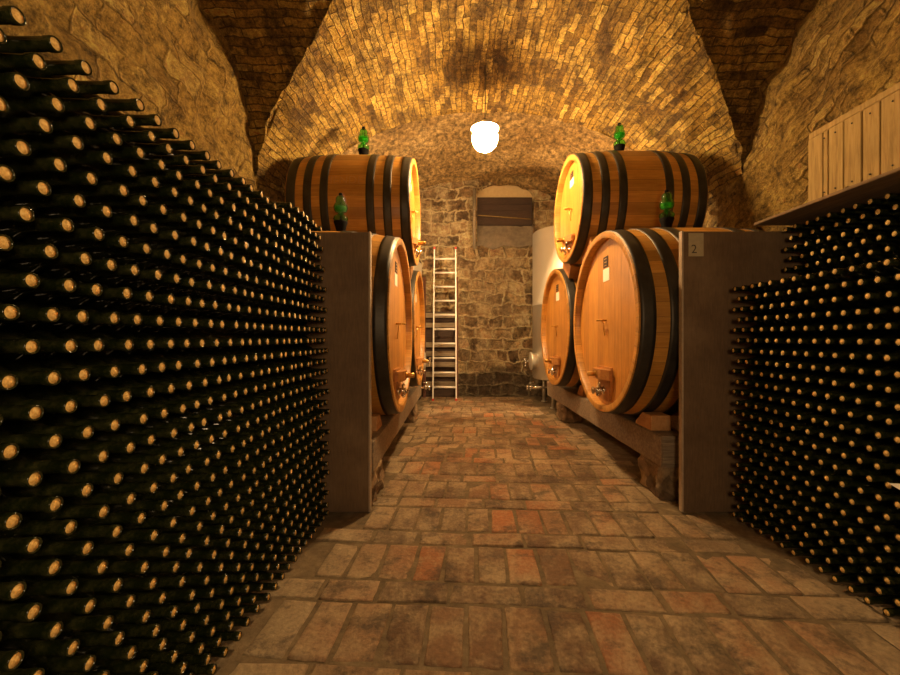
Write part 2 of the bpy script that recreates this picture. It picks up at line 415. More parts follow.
# arch face where the near vault stops and the higher end vault begins
BSP, BR = 3.0, 1.48
def back_pt(th): return (XC - (HW+.0)*math.cos(th), BSP + BR*math.sin(th))
grid(vm, lambda i, j: [ (main_pt(ths[i])[0]*(1-j/4)+back_pt(ths[i])[0]*j/4), YE, main_pt(ths[i])[1]*(1-j/4)+back_pt(ths[i])[1]*j/4 ],
     NTH, 4, lambda i, j: (j*.1, arc[i]))
vault = struct(vm, 'ceiling', M['vault'], 'brick groin vault with lit orange courses')
vb = MB()
grid(vb, lambda i, j: (back_pt(ths[i])[0], YE + (YB-YE+.1)*j/60, back_pt(ths[i])[1]), NTH, 60, lambda i, j: (YE+(YB-YE)*j/60, arc[i]), .06, 3, mnrm)
struct(vb, 'ceiling_end', M['plaster'], 'rough plastered end vault behind the lamp')

# ------------------------------------------------------------------ walls
def side_wall(name, x, s):
    mb = MB(); n = 320; m = 130
    z1 = 4.05
    def ztop(y):
        if y > YE: return BSP + .02
        d = RC**2-(y-YC)**2
        return SPR + (math.sqrt(d) if d > 0 else 0) + .09
    def P(i, j):
        y = YN + (YB+.1-YN)*i/n; return (x, y, ztop(y)*j/m)
    grid(mb, P, n, m, lambda i, j: (P(i, j)[1], P(i, j)[2]), .07, 3.6, lambda i, j, p: Vector((s, 0, 0)))
    return struct(mb, name, M['side_left'] if s < 0 else M['side'])
side_wall('wall_left', WL, -1)
side_wall('wall_right', WR, 1)
# end wall with an arched recess
NX0, NX1, NZ0, NZA = .42, 1.58, 3.13, 4.16      # recess left, right, sill front, springing
def in_recess(x, z):
    if not (NX0 < x < NX1) or z < NZ0: return False
    c = (NX0+NX1)/2; h = (NX1-NX0)/2
    return z < NZA + .26*math.sqrt(max(0, 1-((x-c)/h)**2))
mb = MB(); nx, nz = 120, 116
def PB(i, j): return (WL + (WR-WL)*i/nx, YB, 4.62*j/nz)
def skipb(i, j):
    p = PB(i, j); return in_recess(p[0]+.02, p[2]+.02)
grid(mb, PB, nx, nz, lambda i, j: (PB(i, j)[0], PB(i, j)[2]), .06, 3.0, lambda i, j, p: Vector((0, 1, 0)), 0, skipb)
# recess reveal and back
c = (NX0+NX1)/2; hw_ = (NX1-NX0)/2
out = [(NX0-.03, NZ0-.03), (NX1+.03, NZ0-.03)] + [(c + (hw_+.03)*math.cos(a), NZA + .30*math.sin(a)) for a in [PI*k/16 for k in range(17)]]
n = len(out)
mb.add([(p, YB-.0, q) for p, q in out] + [(p, YB+.45, q) for p, q in out],
       [(i, (i+1) % n, n+(i+1) % n, n+i) for i in range(1, n)] , [[(0,0),(0.1,0),(.1,.4),(0,.4)]]*(n-1))
wb = struct(mb, 'wall_back', M['back'], 'end wall of rough squared stones in pale mortar')
mb = MB(); mb.box(WL-.1, WR+.1, YN-.1, YN, 0, 4.4); struct(mb, 'wall_front', M['side'])
# window recess content
win = bpy.data.objects.new('window_1', None); C.objects.link(win); win['kind'] = 'structure'; win.location = (c, YB+.3, 3.4)
def wpart(mb, name, mat): 
    o = mb.build(name, mat, win); o.matrix_parent_inverse = Matrix.Translation(-Vector(win.location)); return o
b = MB(); b.prism([(NX0-.05, 4.10)] + [(NX1+.05, 4.10)] + [(c+(hw_+.05)*math.cos(a), 4.17 + .30*math.sin(a)) for a in [PI*k/14 for k in range(15)]], 1, YB+.17, YB+.20)
wpart(b, 'arched_board', M['cream'])
b = MB(); b.box(NX0, NX1, YB+.12, YB+.17, 3.58, 4.17)
for k in range(4): b.box(NX0, NX1, YB+.105, YB+.12, 3.60+k*.142, 3.725+k*.142)
wpart(b, 'shutter', M['dark_wood'])
b = MB(); b.tube([(NX0+.02, YB+.08, 3.78), (NX1-.02, YB+.08, 3.70)], .012); wpart(b, 'bar', M['plank_pale'])
b = MB()
grid(b, lambda i, j: (NX0-.02+(NX1-NX0+.04)*i/24, YB-.03+.19*j/12, NZ0-.04+(3.64-NZ0)*j/12), 24, 12, lambda i, j: (i*.05, j*.05), .05, 5)
wpart(b, 'window_sill', M['sill'])
# wooden shutter let into the right wall
sh = bpy.data.objects.new('window_2', None); C.objects.link(sh); sh['kind'] = 'structure'
b = MB()
y = 1.0; yy = []
while y < 3.05:
    w = random.uniform(.11, .17); y1 = min(y+w, 3.06)
    b.box(WR-.05-random.uniform(0, .006), WR-.02, y+.004, y1-.004, 2.20, 2.78, 0, .003); yy.append((y, y1)); y = y1
b.build('plank_leaf', M['plank_pale'], sh)
b = MB(); b.box(WR-.055, WR-.0, .9, 3.17, 2.78, 2.83, 0, .005); b.box(WR-.06, WR-.0, 3.04, 3.17, 2.20, 2.78, 0, .005); b.box(WR-.06, WR, .9, 1.0, 2.20, 2.78, 0, .005)
b.build('window_frame', M['plank_pale'], sh)
b = MB()
for (a, e) in yy:
    b.lathe([(.0, -.004), (.006, -.003), (.006, 0)], (WR-.057, (a+e)/2, 2.73), 0, 8)
    b.lathe([(.0, -.004), (.006, -.003), (.006, 0)], (WR-.057, (a+e)/2, 2.32), 0, 8)
b.build('nail_head', M['hoop'], sh)['kind'] = 'stuff'
b = MB()
grid(b, lambda i, j: (WR-.24+.26*j/8, .8+2.7*i/60, 2.13+.085*min(1, j/2)+.01*j/8), 60, 8, lambda i, j: (i*.045, j*.04), .05, 6)
b.prism([(WR-.24, 2.05), (WR+.02, 2.05), (WR+.02, 2.13), (WR-.24, 2.13)], 1, .8, 3.5)
struct(b, 'trim_1', M['side'], 'rough stone ledge under the plank shutter')

# ------------------------------------------------------------------ floor
fl = MB()
def boundary(y):
    """left and right edge of the brick paving"""
    if y < 2.80: xl = -.60 - (2.80-y)*.19
    else: xl = -.60
    if y < 2.80: xr = 1.50 + (2.80-y)*.50
    else: xr = 1.50 + .12*math.sin((y-2.8)*.9)
    return xl, xr
bm = bmesh.new(); tl = bm.loops.layers.color.new('tone')
ang = math.radians(-3.5); ca, sa = math.cos(ang), math.sin(ang)
def W2(u, v): return (u*ca - v*sa, u*sa + v*ca)
def brick(u0, u1, v0, v1):
    cx, cy = W2((u0+u1)/2, (v0+v1)/2)
    xl, xr = boundary(cy)
    if cx < xl-.06 or cx > xr+.04 or cy > YB-.02 or cy < -.6: return
    j = lambda: random.uniform(-.006, .006)
    g = .009
    z = .0 + random.uniform(-.003, .003) + .004*noise.noise(Vector((cx*2, cy*2, 0)))
    tilt = random.uniform(-.004, .004), random.uniform(-.003, .003)
    cs = [(u0+g+j(), v0+g+j()), (u1-g+j(), v0+g+j()), (u1-g+j(), v1-g+j()), (u0+g+j(), v1-g+j())]
    mu, mv = (u0+u1)/2, (v0+v1)/2
    tone = random.random()
    ring0 = []; ring1 = []; ring2 = []
    def outline(ins):
        r = []
        for k in range(4):
            a = Vector(cs[k]); bq = Vector(cs[(k+1) % 4])
            nseg = 4
            for q in range(nseg):
                p = a.lerp(bq, q/nseg)
                if q: p += Vector((noise.noise(Vector((p.x*20, p.y*20, 3))), noise.noise(Vector((p.x*20, p.y*20, 9)))))*.006
                p = p + (Vector((mu, mv))-p)*ins
                r.append(p)
        return r
    def mk(r, dz):
        o = []
        for p in r:
            x, y = W2(p.x, p.y)
            o.append(bm.verts.new((x, y, z+dz+tilt[0]*(p.x-mu)*8+tilt[1]*(p.y-mv)*8)))
        return o
    a = mk(outline(0), -.02); b_ = mk(outline(.02), -.003); c_ = mk(outline(.10), .0)
    fs = []
    N = len(a)
    for r0, r1 in ((a, b_), (b_, c_)):
        for k in range(N): fs.append(bm.faces.new((r0[k], r0[(k+1) % N], r1[(k+1) % N], r1[k])))
    fs.append(bm.faces.new(c_))
    for f in fs:
        f.smooth = True
        for l in f.loops: l[tl] = (tone, tone, tone, 1)
v = -.9; r_ = 0
v = 2.42 + .09 - .52*7
while v < 9.2:
    u = -2.6 + random.uniform(-.1, .1)
    while u < 4:     # stretcher row, bricks across
        w = random.uniform(.27, .36); brick(u, u+w, v-.165, v); u += w
    u = -2.6 + random.uniform(-.1, .1)
    while u < 4:     # bricks lying lengthwise
        w = random.uniform(.155, .185); brick(u, u+w, v, v+.355); u += w
    v += .52
bricks = bpy.data.meshes.new('floor'); 
# sub-floor slab
nv = len(bm.verts)
def slab(x0, x1, y0, y1, nx_, ny_, z0):
    g = [[bm.verts.new((x0+(x1-x0)*i/nx_, y0+(y1-y0)*k/ny_, z0 + .006*fbm((x0+(x1-x0)*i/nx_, y0+(y1-y0)*k/ny_, 0), 4))) for k in range(ny_+1)] for i in range(nx_+1)]
    for i in range(nx_):
        for k in range(ny_):
            f = bm.faces.new((g[i][k], g[i+1][k], g[i+1][k+1], g[i][k+1])); f.material_index = 1; f.smooth = True
slab(WL-.1, WR+.1, YN, YB+.1, 90, 200, -.006)
bm.to_mesh(bricks); bm.free()
bricks.materials.append(M['floor_brick']); bricks.materials.append(M['mortar'])
fo = bpy.data.objects.new('floor', bricks); C.objects.link(fo); fo['kind'] = 'structure'; fo['label'] = 'worn terracotta brick floor in alternating rows'

# ------------------------------------------------------------------ lamp
LX, LY, LZ = .30, 4.30, 3.36
def lamp(loc, ztop, label, r=.14, mat='bulb', shade=True):
    t = empty('pendant_lamp', loc, label, 'lamp', None)
    b = MB()
    b.lathe([(0.001, -r)] + [(r*math.sin(a), -r*math.cos(a)) for a in [PI*k/12 for k in range(1, 11)]] + [(.02, r*.98)], (0,0,0), 2, 24)
    b.build('bulb', M[mat], t)
    b = MB(); b.lathe([(.018, r*.9), (.024, r), (.024, r+.06), (.008, r+.075)], (0,0,0), 2, 16, caps=True); b.build('lamp_holder', M['cable'], t)
    if shade:
        b = MB(); b.lathe([(.022, r+.018), (.10, r+.012), (.150, r-.035), (.152, r-.043), (.10, r+.004), (.022, r+.008)], (0,0,0), 2, 40); b.build('added_shade', M['enamel'], t)  # added shade: keeps light off the vault crown, white underside widens the glare
    b = MB(); b.tube([(0,0,r+.07), (.004,0,(ztop-loc[2])*.5), (0,0,ztop-loc[2])], .005, 8); b.build('cable', M['cable'], t)
    return t
lamp((2.02, 6.28, 2.50), 4.2, 'added unseen fill bulb behind the upper right barrel, brightening the steel tank', .04, 'bulb_fill', False)  # added bulb out of view, brightens the tank and end wall
lamp((LX, LY, LZ), 4.14, 'bare glowing pendant bulb hanging on a cable from the vault crown')

# ------------------------------------------------------------------ barrels
def rad(Rh, Rb, L, s):      # bulging profile
    q = 2*s/L - 1; return Rb - (Rb-Rh)*abs(q)**2.0
def barrel(X, y, z, sgn, Rh, Rb, L, label, group, plate=True, seg=96):
    """axis along x; front head at X, body runs away in direction sgn"""
    t = empty('wine_barrel', (X, y, z-Rb), label, 'barrel', group)
    def S(s): return sgn*s
    zc = Rb
    O = (0, 0, zc)
    b = MB(); NS = 20; th = .055; rec = .065
    outer = [(rad(Rh, Rb, L, L*i/NS), S(L*i/NS)) for i in range(NS+1)]
    prof = [(Rh-th, S(rec+.02)), (Rh-th, S(.004)), (Rh-th+.004, S(0)), (Rh-.004, S(0))] + outer[0:1] + outer[1:-1] + [(Rh, S(L)), (Rh-th, S(L)), (Rh-th, S(L-rec-.02))]
    b.lathe(prof, O, 0, seg)
    b.build('staves', M['oak'], t)
    for s0, s1 in ((rec, rec+.03), (L-rec, L-rec-.03)):
        b = MB(); n_ = 64; R = Rh-th+.002
        # disc of vertical boards; uv: u along z, v along y
        def ring(s_): return [(S(s_), R*math.cos(2*PI*k/n_), zc+R*math.sin(2*PI*k/n_)) for k in range(n_)]
        A = ring(s0); Bq = ring(s1)
        b.add(A + Bq, [tuple(range(n_)), tuple(range(n_, 2*n_))[::-1]] + [(k, (k+1) % n_, n_+(k+1) % n_, n_+k) for k in range(n_)],
              [[(p[2], p[1]+.07) for p in A], [(p[2], p[1]+.07) for p in Bq[::-1]]] + [[(0,0)]*4]*n_)
        b.build('head', M['oak_head'], t)
    for f0, f1 in ((.008, .082), (.15, .215), (.285, .35), (.65, .715), (.785, .85), (.918, .992)):
        b = MB(); k = 4; h = .007
        pr = [(rad(Rh, Rb, L, L*(f0+(f1-f0)*i/k)) + h, S(L*(f0+(f1-f0)*i/k))) for i in range(k+1)]
        pr = [(rad(Rh, Rb, L, L*f0)-.004, S(L*f0))] + pr + [(rad(Rh, Rb, L, L*f1)-.004, S(L*f1))]
        b.lathe(pr, O, 0, seg); b.build('hoop', M['hoop'], t)
    f = -sgn          # out of the head
    hx = S(rec)       # head surface x
    k = Rh/.8
    # small manhole door at the foot of the head
    dz = zc - .70*k; w0 = .17*k; w1 = .12*k; dt = .03
    b = MB(); pts = [(-w1, dz), (w1, dz), (w0, dz+.27*k), (w0*.95, dz+.30*k), (-w0*.95, dz+.30*k), (-w0, dz+.27*k)]
    b.prism(pts, 0, hx, hx+f*.022)
    door = b.build('manhole_door', M['oak_block'], t)
    b = MB(); zb = dz+.235*k
    pts = [(-.19*k, 0), (.19*k, 0), (.19*k, .03), (.10*k, .085), (-.10*k, .085), (-.19*k, .03)]
    bx = [(hx+f*(.022+q*.8), p, zz) for zz in (zb-.045*k, zb+.045*k) for p, q in pts]
    b.add(bx, [tuple(range(6)), tuple(range(6, 12))[::-1]] + [(i, (i+1) % 6, 6+(i+1) % 6, 6+i) for i in range(6)])
    b.build('door_bar', M['oak_block'], door)
    b = MB(); b.lathe([(.013, 0), (.013, f*.03), (.022, f*.032), (.024, f*.10), (.018, f*.108), (.001, f*.109)], (hx+f*.065, 0, zb), 0, 14)
    b.lathe([(.032, 0), (.032, f*.012)], (hx+f*.092, 0, zb), 0, 6, caps=True)
    b.build('clamp_bolt', M['brass'], door, label='brass clamp bolt')
    # steel tap under the bar
    zt = dz + .085*k; x0 = hx+f*.022
    b = MB()
    b.lathe([(.038, 0), (.038, f*.012), (.022, f*.016), (.022, f*.05), (.030, f*.052), (.030, f*.07), (.020, f*.074), (.020, f*.088), (.033, f*.09), (.033, f*.102), (.001, f*.103)], (x0, .0, zt), 0, 18)
    b.lathe([(.026, -.035), (.026, .03), (.012, .035), (.012, .06)], (x0+f*.042, 0, zt), 2, 14, caps=True)
    b.tube([(x0+f*.042, 0, zt+.06), (x0+f*.05, -.03, zt+.068), (x0+f*.06, -.08, zt+.070)], .009, 8)
    b.tube([(x0+f*.042, 0, zt-.03), (x0+f*.055, .0, zt-.055)], .018, 10)
    b.build('tap', M['chrome'], t, label='chromed drain tap')
    # sampling pin in the middle
    b = MB(); b.tube([(hx, 0, zc+.02), (hx+f*.09, 0, zc+.02)], .009, 10); b.tube([(hx+f*.05, -.05, zc+.02), (hx+f*.05, .05, zc+.02)], .007, 8); b.tube([(hx+f*.03, .0, zc+.015), (hx+f*.012, .0, zc-.12)], .005, 8)
    b.build('sampling_peg', M['brass'], t, label='small brass sampling peg')
    if plate:
        b = MB(); b.box(min(hx, hx+f*.006), max(hx, hx+f*.006), -.055, .055, zc+.50*k, zc+.60*k, 0, .002)
        pl = b.build('number_plate', M['dark_wood'], t, label='small dark metal plate')
        b = MB()
        for q in range(3): b.box(min(hx+f*.006, hx+f*.0072), max(hx+f*.006, hx+f*.0072), -.03, .03, zc+(.515+.03*q)*k, zc+(.52+.03*q)*k)
        b.build('plate_marking', M['brass'], pl)
        b = MB(); b.box(min(hx, hx+f*.004), max(hx, hx+f*.004), -.085, .065, zc+.375*k, zc+.49*k)
        b.build('paper_card', M['paper'], t, label='white paper card')
    return t
G = 'large oak barrels lying along both sides of the aisle'
b1 = barrel(1.31, 3.69, 1.358, 1, .812, .845, 1.45, 'largest oak barrel at lower right, directly behind the panel with the numeral 2', G)
b2 = barrel(1.31, 5.47, 1.357, 1, .782, .825, 1.45, 'lower right oak barrel at the far end, next to the steel tank', G)
b3 = barrel(1.25, 4.58, 2.673, 1, .584, .623, 1.26, 'upper right oak barrel resting across the two lower barrels', G)
b4 = barrel(-.50, 3.70, 1.327, -1, .785, .85, 1.38, 'lower left oak barrel directly behind the left brown panel', G)
b5 = barrel(-.50, 5.47, 1.343, -1, .769, .82, 1.38, 'lower left oak barrel at the far end, nearest the ladder', G)
b6 = barrel(-.47, 4.60, 2.643, -1, .58, .62, 1.26, 'upper left oak barrel with faint stamped letters on its side', G)
# faint stamped lettering on the upper left barrel
def text_mesh(body, size, ext):
    cu = bpy.data.curves.new('txt', 'FONT'); cu.body = body; cu.size = size; cu.extrude = ext; cu.align_x = 'CENTER'; cu.align_y = 'CENTER'
    o = bpy.data.objects.new('txt', cu); C.objects.link(o)
    dg = bpy.context.evaluated_depsgraph_get(); me = bpy.data.meshes.new_from_object(o.evaluated_get(dg))
    bpy.data.objects.remove(o); return me
me = text_mesh('SHENDEW', .12, .001)
R6 = .62
for v_ in me.vertices:
    px, pz = v_.co.x, v_.co.y + .15
    s_ = .63 - px
    rr = rad(.58, .62, 1.26, s_) + .001 + v_.co.z*.3
    a = math.asin(pz/R6)
    v_.co = (px, -rr*math.cos(a), .62 + rr*math.sin(a))
me.materials.append(mat_plain('stamped_letters', (.56, .30, .10), .5))
st = bpy.data.objects.new('stamped_lettering', me); C.objects.link(st); st.parent = b6; st.location = (-.63, 0, 0)

# timber beams and masonry piers carrying the barrels
def rough_box(x0, x1, y0, y1, z0, z1, n, name, mat, label, cat, group, amp=.02, fs=5, bev=.008, smooth=False):
    """dense box with noise so it looks hewn"""
    bm = bmesh.new(); bmesh.ops.create_cube(bm, size=1)
    bmesh.ops.scale(bm, vec=(x1-x0, y1-y0, z1-z0), verts=bm.verts)
    bmesh.ops.bevel(bm, geom=bm.edges[:], offset=bev, segments=2, affect='EDGES')
    bmesh.ops.translate(bm, vec=((x0+x1)/2, (y0+y1)/2, (z0+z1)/2), verts=bm.verts)
    step = n
    for ax, (a, e) in enumerate(((x0, x1), (y0, y1), (z0, z1))):
        k = int((e-a)/step)
        for i in range(1, k):
            co = [0, 0, 0]; co[ax] = a + (e-a)*i/k; no = [0, 0, 0]; no[ax] = 1
            bmesh.ops.bisect_plane(bm, geom=bm.verts[:]+bm.edges[:]+bm.faces[:], plane_co=co, plane_no=no)
    for v_ in bm.verts:
        p = v_.co.copy()
        d = Vector((fbm(p, fs), fbm(p+Vector((7, 3, 1)), fs), fbm(p+Vector((2, 9, 5)), fs)))*amp
        if p.z < z0+.02 or p.z > z1-.03: d.z = min(0, d.z*.2) if p.z > z1-.03 else 0
        v_.co = p + d
    me_ = bpy.data.meshes.new(name); 
    for f in bm.faces: f.smooth = (name != 'timber_beam')
    bm.to_mesh(me_); bm.free(); me_.materials.append(mat)
    o = bpy.data.objects.new(name, me_); C.objects.link(o)
    return tag(o, label, cat, group)
BG = 'timber beams under the barrels'
rough_box(1.52, 1.74, 2.97, 6.75, .25, .485, .06, 'timber_beam', M['beam'], 'weathered grey beam under the right-hand barrels, on the aisle side', 'beam', BG, .004)
rough_box(2.30, 2.52, 2.97, 6.75, .25, .485, .12, 'timber_beam', M['beam'], 'weathered beam under the rear ends of the right-hand barrels', 'beam', BG, .004)
rough_box(-.80, -.60, 2.86, 6.75, .25, .475, .06, 'timber_beam', M['beam'], 'weathered grey beam under the left-hand barrels, on the aisle side', 'beam', BG, .004)
rough_box(-1.72, -1.5, 2.97, 6.75, .25, .475, .12, 'timber_beam', M['beam'], 'weathered beam under the rear ends of the left-hand barrels', 'beam', BG, .004)
PG = 'rubble piers under the beams'
M['pier'] = mat_rubble('pier_rubble', [(.16, .10, .06), (.30, .20, .11), (.42, .32, .2)], 1, 1, (.4, .3, .18), 9, .45, .03)
def mat_pier():
    t = NT('pier_stone'); ob = t.obj(); n = t.noise(ob, 10, 7, .75).outputs['Fac']
    vo = t.node('ShaderNodeTexVoronoi', inp={'Vector': ob, 'Scale': 9.0})
    s_ = t.node('ShaderNodeSeparateColor', inp={0: vo.outputs['Color']}).outputs[0]
    c = t.mix(t.ramp(s_, [(0, (.14, .09, .055)), (1, (.40, .29, .17))]), t.ramp(n, [(.3, .1), (.7, .9)]), .6, 'OVERLAY')
    return t.out(c, .95, t.bump(t.math('ADD', n, vo.outputs['Distance']), 1, .03))
M['pier'] = mat_pier()
for x0, x1, y0, y1, lab in ((1.53, 1.80, 3.0, 3.36, 'stone pier at the near end of the right aisle beam'), (1.53, 1.80, 5.75, 6.15, 'stone pier at the far end of the right aisle beam'),
        (2.28, 2.55, 3.0, 3.36, 'stone pier at the near end of the right rear beam'), (2.28, 2.55, 5.75, 6.15, 'stone pier at the far end of the right rear beam'),
        (-.84, -.61, 2.9, 3.3, 'stone pier at the near end of the left aisle beam'), (-.84, -.61, 5.75, 6.15, 'stone pier at the far end of the left aisle beam'),
        (-1.74, -1.48, 3.0, 3.36, 'stone pier at the near end of the left rear beam'), (-1.74, -1.48, 5.75, 6.15, 'stone pier at the far end of the left rear beam')):
    rough_box(x0, x1, y0, y1, -.01, .25, .025, 'stone_pier', M['pier'], lab, 'pier', PG, .035, 12)

# chocks
def chock(x0, x1, yc, zb, side, label, h=.12, base=.20):
    """wedge beside a barrel: low side faces the barrel"""
    b = MB(); pts = [(0, 0), (side*base, 0), (side*base, h), (side*base*.45, h), (0, .025)]
    b.prism([(yc+p, zb+q) for p, q in pts], 0, x0, x1)
    o = b.build('wooden_chock', M['chock']); 
    bv = o.modifiers.new('bev', 'BEVEL'); bv.width = .006; bv.segments = 2
    return tag(o, label, 'chock', 'wooden chocks steadying the barrels')
chock(1.525, 1.68, 3.42, .487, -1, 'pale wooden chock on the beam in front of the largest right barrel', .12, .28)
chock(1.555, 1.71, 5.47-.30, .487, -1, 'pale wooden chock on the right beam before the far lower barrel', .13, .22)
chock(-.78, -.63, 3.70-.34, .477, -1, 'pale wooden chock on the left beam before the lower left barrel')
chock(-.78, -.63, 5.47-.30, .477, -1, 'pale wooden chock on the left beam before the far left barrel')
# saddles carrying the upper barrels
def saddle(x0, x1, yc, zc, Rb, ylo, zlo, Rlo, label):
    # trapezoid block between upper and lower barrel, tangential on the line joining their centres
    p1 = Vector((yc, zc)); p0 = Vector((ylo, zlo)); d = (p0-p1).normalized(); n_ = Vector((-d.y, d.x))
    a = p1 + d*(Rb+.006); e = p0 - d*(Rlo+.006)
    b = MB(); w = .17
    gap = (e-a).length
    pts = [a - n_*w, a + n_*w, e + n_*w*.8, e - n_*w*.8]
    sgn_ = 1 if n_.y < 0 else -1
    # thicker outer edge, as wedges
    low = e
    pts = [a-n_*w - d*.03*0, a+n_*w, e+n_*w, e-n_*w]
    b.prism([(p.x, p.y) for p in pts], 0, x0, x1)
    o = b.build('barrel_saddle', M['oak_block']); return tag(o, label, 'block', 'wooden saddles between upper and lower barrels')
saddle(1.36, 1.50, 4.58, 2.673, .61, 3.69, 1.358, .835, 'wooden saddle between the upper right barrel and the large one below')
saddle(1.36, 1.50, 4.58, 2.673, .61, 5.47, 1.357, .81, 'wooden saddle between the upper right barrel and the far lower right barrel')
saddle(-.70, -.56, 4.60, 2.643, .61, 3.70, 1.327, .83, 'wooden saddle between the upper left barrel and the near lower left barrel')
saddle(-.70, -.56, 4.60, 2.643, .61, 5.47, 1.343, .81, 'wooden saddle between the upper left barrel and the far lower left barrel')

# glass fermentation locks standing in the bung holes
def airlock(x, y, z, label):
    t = empty('glass_airlock', (x, y, z), label, 'airlock', 'green glass airlocks on top of the barrels')
    b = MB(); b.lathe([(.036, -.005), (.040, .02), (.052, .07), (.064, .105), (.062, .112), (.001, .114)], (0,0,0), 2, 24, caps=True); b.build('stopper', M['black'], t, label='black conical stopper')
    b = MB()
    pr = [(.028, .114), (.060, .118), (.068, .135), (.062, .155), (.040, .172), (.024, .182), (.026, .190), (.050, .200), (.062, .222), (.064, .25),
          (.056, .272), (.044, .286), (.046, .305), (.044, .328), (.030, .345), (.017, .352)]
    b.lathe(pr + [(r-.005, h) for r, h in pr[::-1]], (0,0,0), 2, 32)
    b.build('glass_bulbs', M['green'], t)
    b = MB(); b.lathe([(.001, .35), (.016, .352), (.019, .362), (.016, .374), (.001, .378)], (0,0,0), 2, 16); b.build('cap', M['black'], t)
    b = MB(); b.lathe([(.009, .12), (.009, .30)], (0,0,0), 2, 12, caps=True); b.build('inner_tube', M['green'], t)
    b = MB(); b.lathe([(.001, .206), (.045, .208), (.055, .224), (.057, .245), (.001, .246)], (0,0,0), 2, 24); b.build('green_liquid', M['green_liq'], t)
    return t
M['green_liq'] = mat_plain('green_liquid', (.10, .75, .10), .1, 0, 10, .2, Transmission_Weight=.5)
airlock(1.935, 3.69, 2.206, 'green glass airlock on the large lower right barrel, beside the numeral card')
airlock(1.86, 4.58, 3.300, 'green glass airlock on top of the upper right barrel')
airlock(-1.075, 3.70, 2.180, 'green glass airlock on the lower left barrel, before the upper left one')
airlock(-1.075, 4.60, 3.265, 'green glass airlock on top of the upper left barrel')

# ------------------------------------------------------------------ partition panels
def panel(x0, x1, y, zt, edge, label):
    t = empty('partition_panel', ((x0+x1)/2, y, 0), label, 'panel')
    b = MB(); b.box(x0, x1, y, y+.028, 0.003, zt, 0, .002); o = b.build('board', M['panel'], t); o.matrix_parent_inverse = Matrix.Translation(-Vector(t.location))
    b = MB(); e0, e1 = (edge-.012, edge) if edge == x1 else (edge, edge+.012)
    b.box(e0 + (.012 if edge == x1 else -.012), e1 + (.012 if edge == x1 else -.012), y-.004, y+.034, .003, zt+.004); o = b.build('edge_strip', M['panel_edge'], t, label='pale worn edge strip'); o.matrix_parent_inverse = Matrix.Translation(-Vector(t.location))
    return t
panel(-1.95, -.615, 2.79, 1.955, -.615, 'brown board panel at the end of the left bottle stack')
panel(1.578, 2.56, 2.79, 1.96, 1.578, 'brown board panel at the end of the right bottle stack, numeral card pinned on')
b = MB(); b.box(1.612, 1.717, 2.784, 2.7885, 1.785, 1.947, 0, .001)
pc = b.build('paper_card', M['old_paper']); tag(pc, 'aged paper card with the numeral 2, fixed to the right panel corner', 'card')
me = text_mesh('2', .085, .0005)
for v_ in me.vertices: v_.co = (v_.co.x+1.65, 2.7835-v_.co.z, v_.co.y+1.833)
me.materials.append(M['pencil']); o = bpy.data.objects.new('numeral', me); C.objects.link(o); o.parent = pc; o['label'] = 'hand-drawn numeral 2'

# back board behind the right upper bottles, backing boards of the racks
b = MB(); b.box(2.575, 2.605, .2, 2.78, .0, 1.985)
tag(b.build('rack_back_board', M['board']), 'dusty backing board hidden behind the right bottle stack', 'board')
b = MB(); b.box(2.06, 2.61, .2, 2.78, 1.997, 2.015, 0, .003)
tag(b.build('cover_board', M['board']), 'long brown board lying over the upper rows of the right bottle stack', 'board')
b = MB(); b.box(-1.30, -1.27, .1, 2.76, 0, 1.80)
tag(b.build('rack_back_board', M['board']), 'dusty backing board hidden behind the left bottle stack', 'board')

# ------------------------------------------------------------------ bottles
RB = .0385; LB = .30
bprof = [(.001, -LB+.02), (.026, -LB+.008), (RB-.003, -LB), (RB, -LB+.008), (RB, -.150), (RB-.002, -.138), (.031, -.124), (.022, -.112), (.0168, -.101), (.0155, -.08), (.0150, -.022), (.0165, -.019), (.0168, -.006), (.0160, -.001), (.0146, 0), (.0132, -.0010), (.0122, -.005)]
cprof = [(.0124, -.005), (.0121, -.0022), (.0001, -.0018)]
def bottle_mesh(mb, T, seg, mi_g=0, mi_c=1, both=True, lite=False):
    pf = bprof if not lite else [bprof[i] for i in (3, 4, 6, 8, 10, 11, 13, 14, 16)]
    n0 = len(mb.v)
    mb.lathe(pf, (0,0,0), 0, seg, mi_g, uvh=True)
    if both: mb.lathe(cprof, (0,0,0), 0, seg, mi_c)
    for i in range(n0, len(mb.v)): mb.v[i] = tuple(T @ Vector(mb.v[i]))
PITCH = .0795; ROW = .0683; Z0 = .040
def ordinal(n):
    w = ['zeroth','first','second','third','fourth','fifth','sixth','seventh','eighth','ninth','tenth','eleventh','twelfth','thirteenth','fourteenth','fifteenth','sixteenth','seventeenth','eighteenth','nineteenth','twentieth']
    if n <= 20: return w[n]
    return 'twenty-' + w[n-20] if n < 30 else 'thirtieth'
def px(p): return 457 + 400*p[0]/p[1], 338 - 400*(p[2]-H)/p[1]
left = []
for k in range(-0, 29):
    off = 0 if k % 2 == 0 else PITCH/2
    i = 0
    y = .785 + off - 5*PITCH
    z = Z0 + ROW*k
    while y < 2.715:
        if not (k == 28 and y < 2.15):
            dy, dz, dx = random.uniform(-.0012, .0012), 0, random.uniform(-.007, .007)
            x = -.862 - .047*(k/27)**3 + dx
            left.append((x, y+dy, z+dz, k, random.uniform(-.015, .015), random.uniform(-.02, .02)))
        y += PITCH
right = []
for k in range(0, 23):
    off = 0 if k % 2 == 0 else PITCH/2
    y = 2.67 - off
    while y > .8:
        right.append((1.845 + random.uniform(-.007, .007), y, Z0+ROW*k, k, random.uniform(-.015, .015), random.uniform(-.02, .02))); y -= PITCH
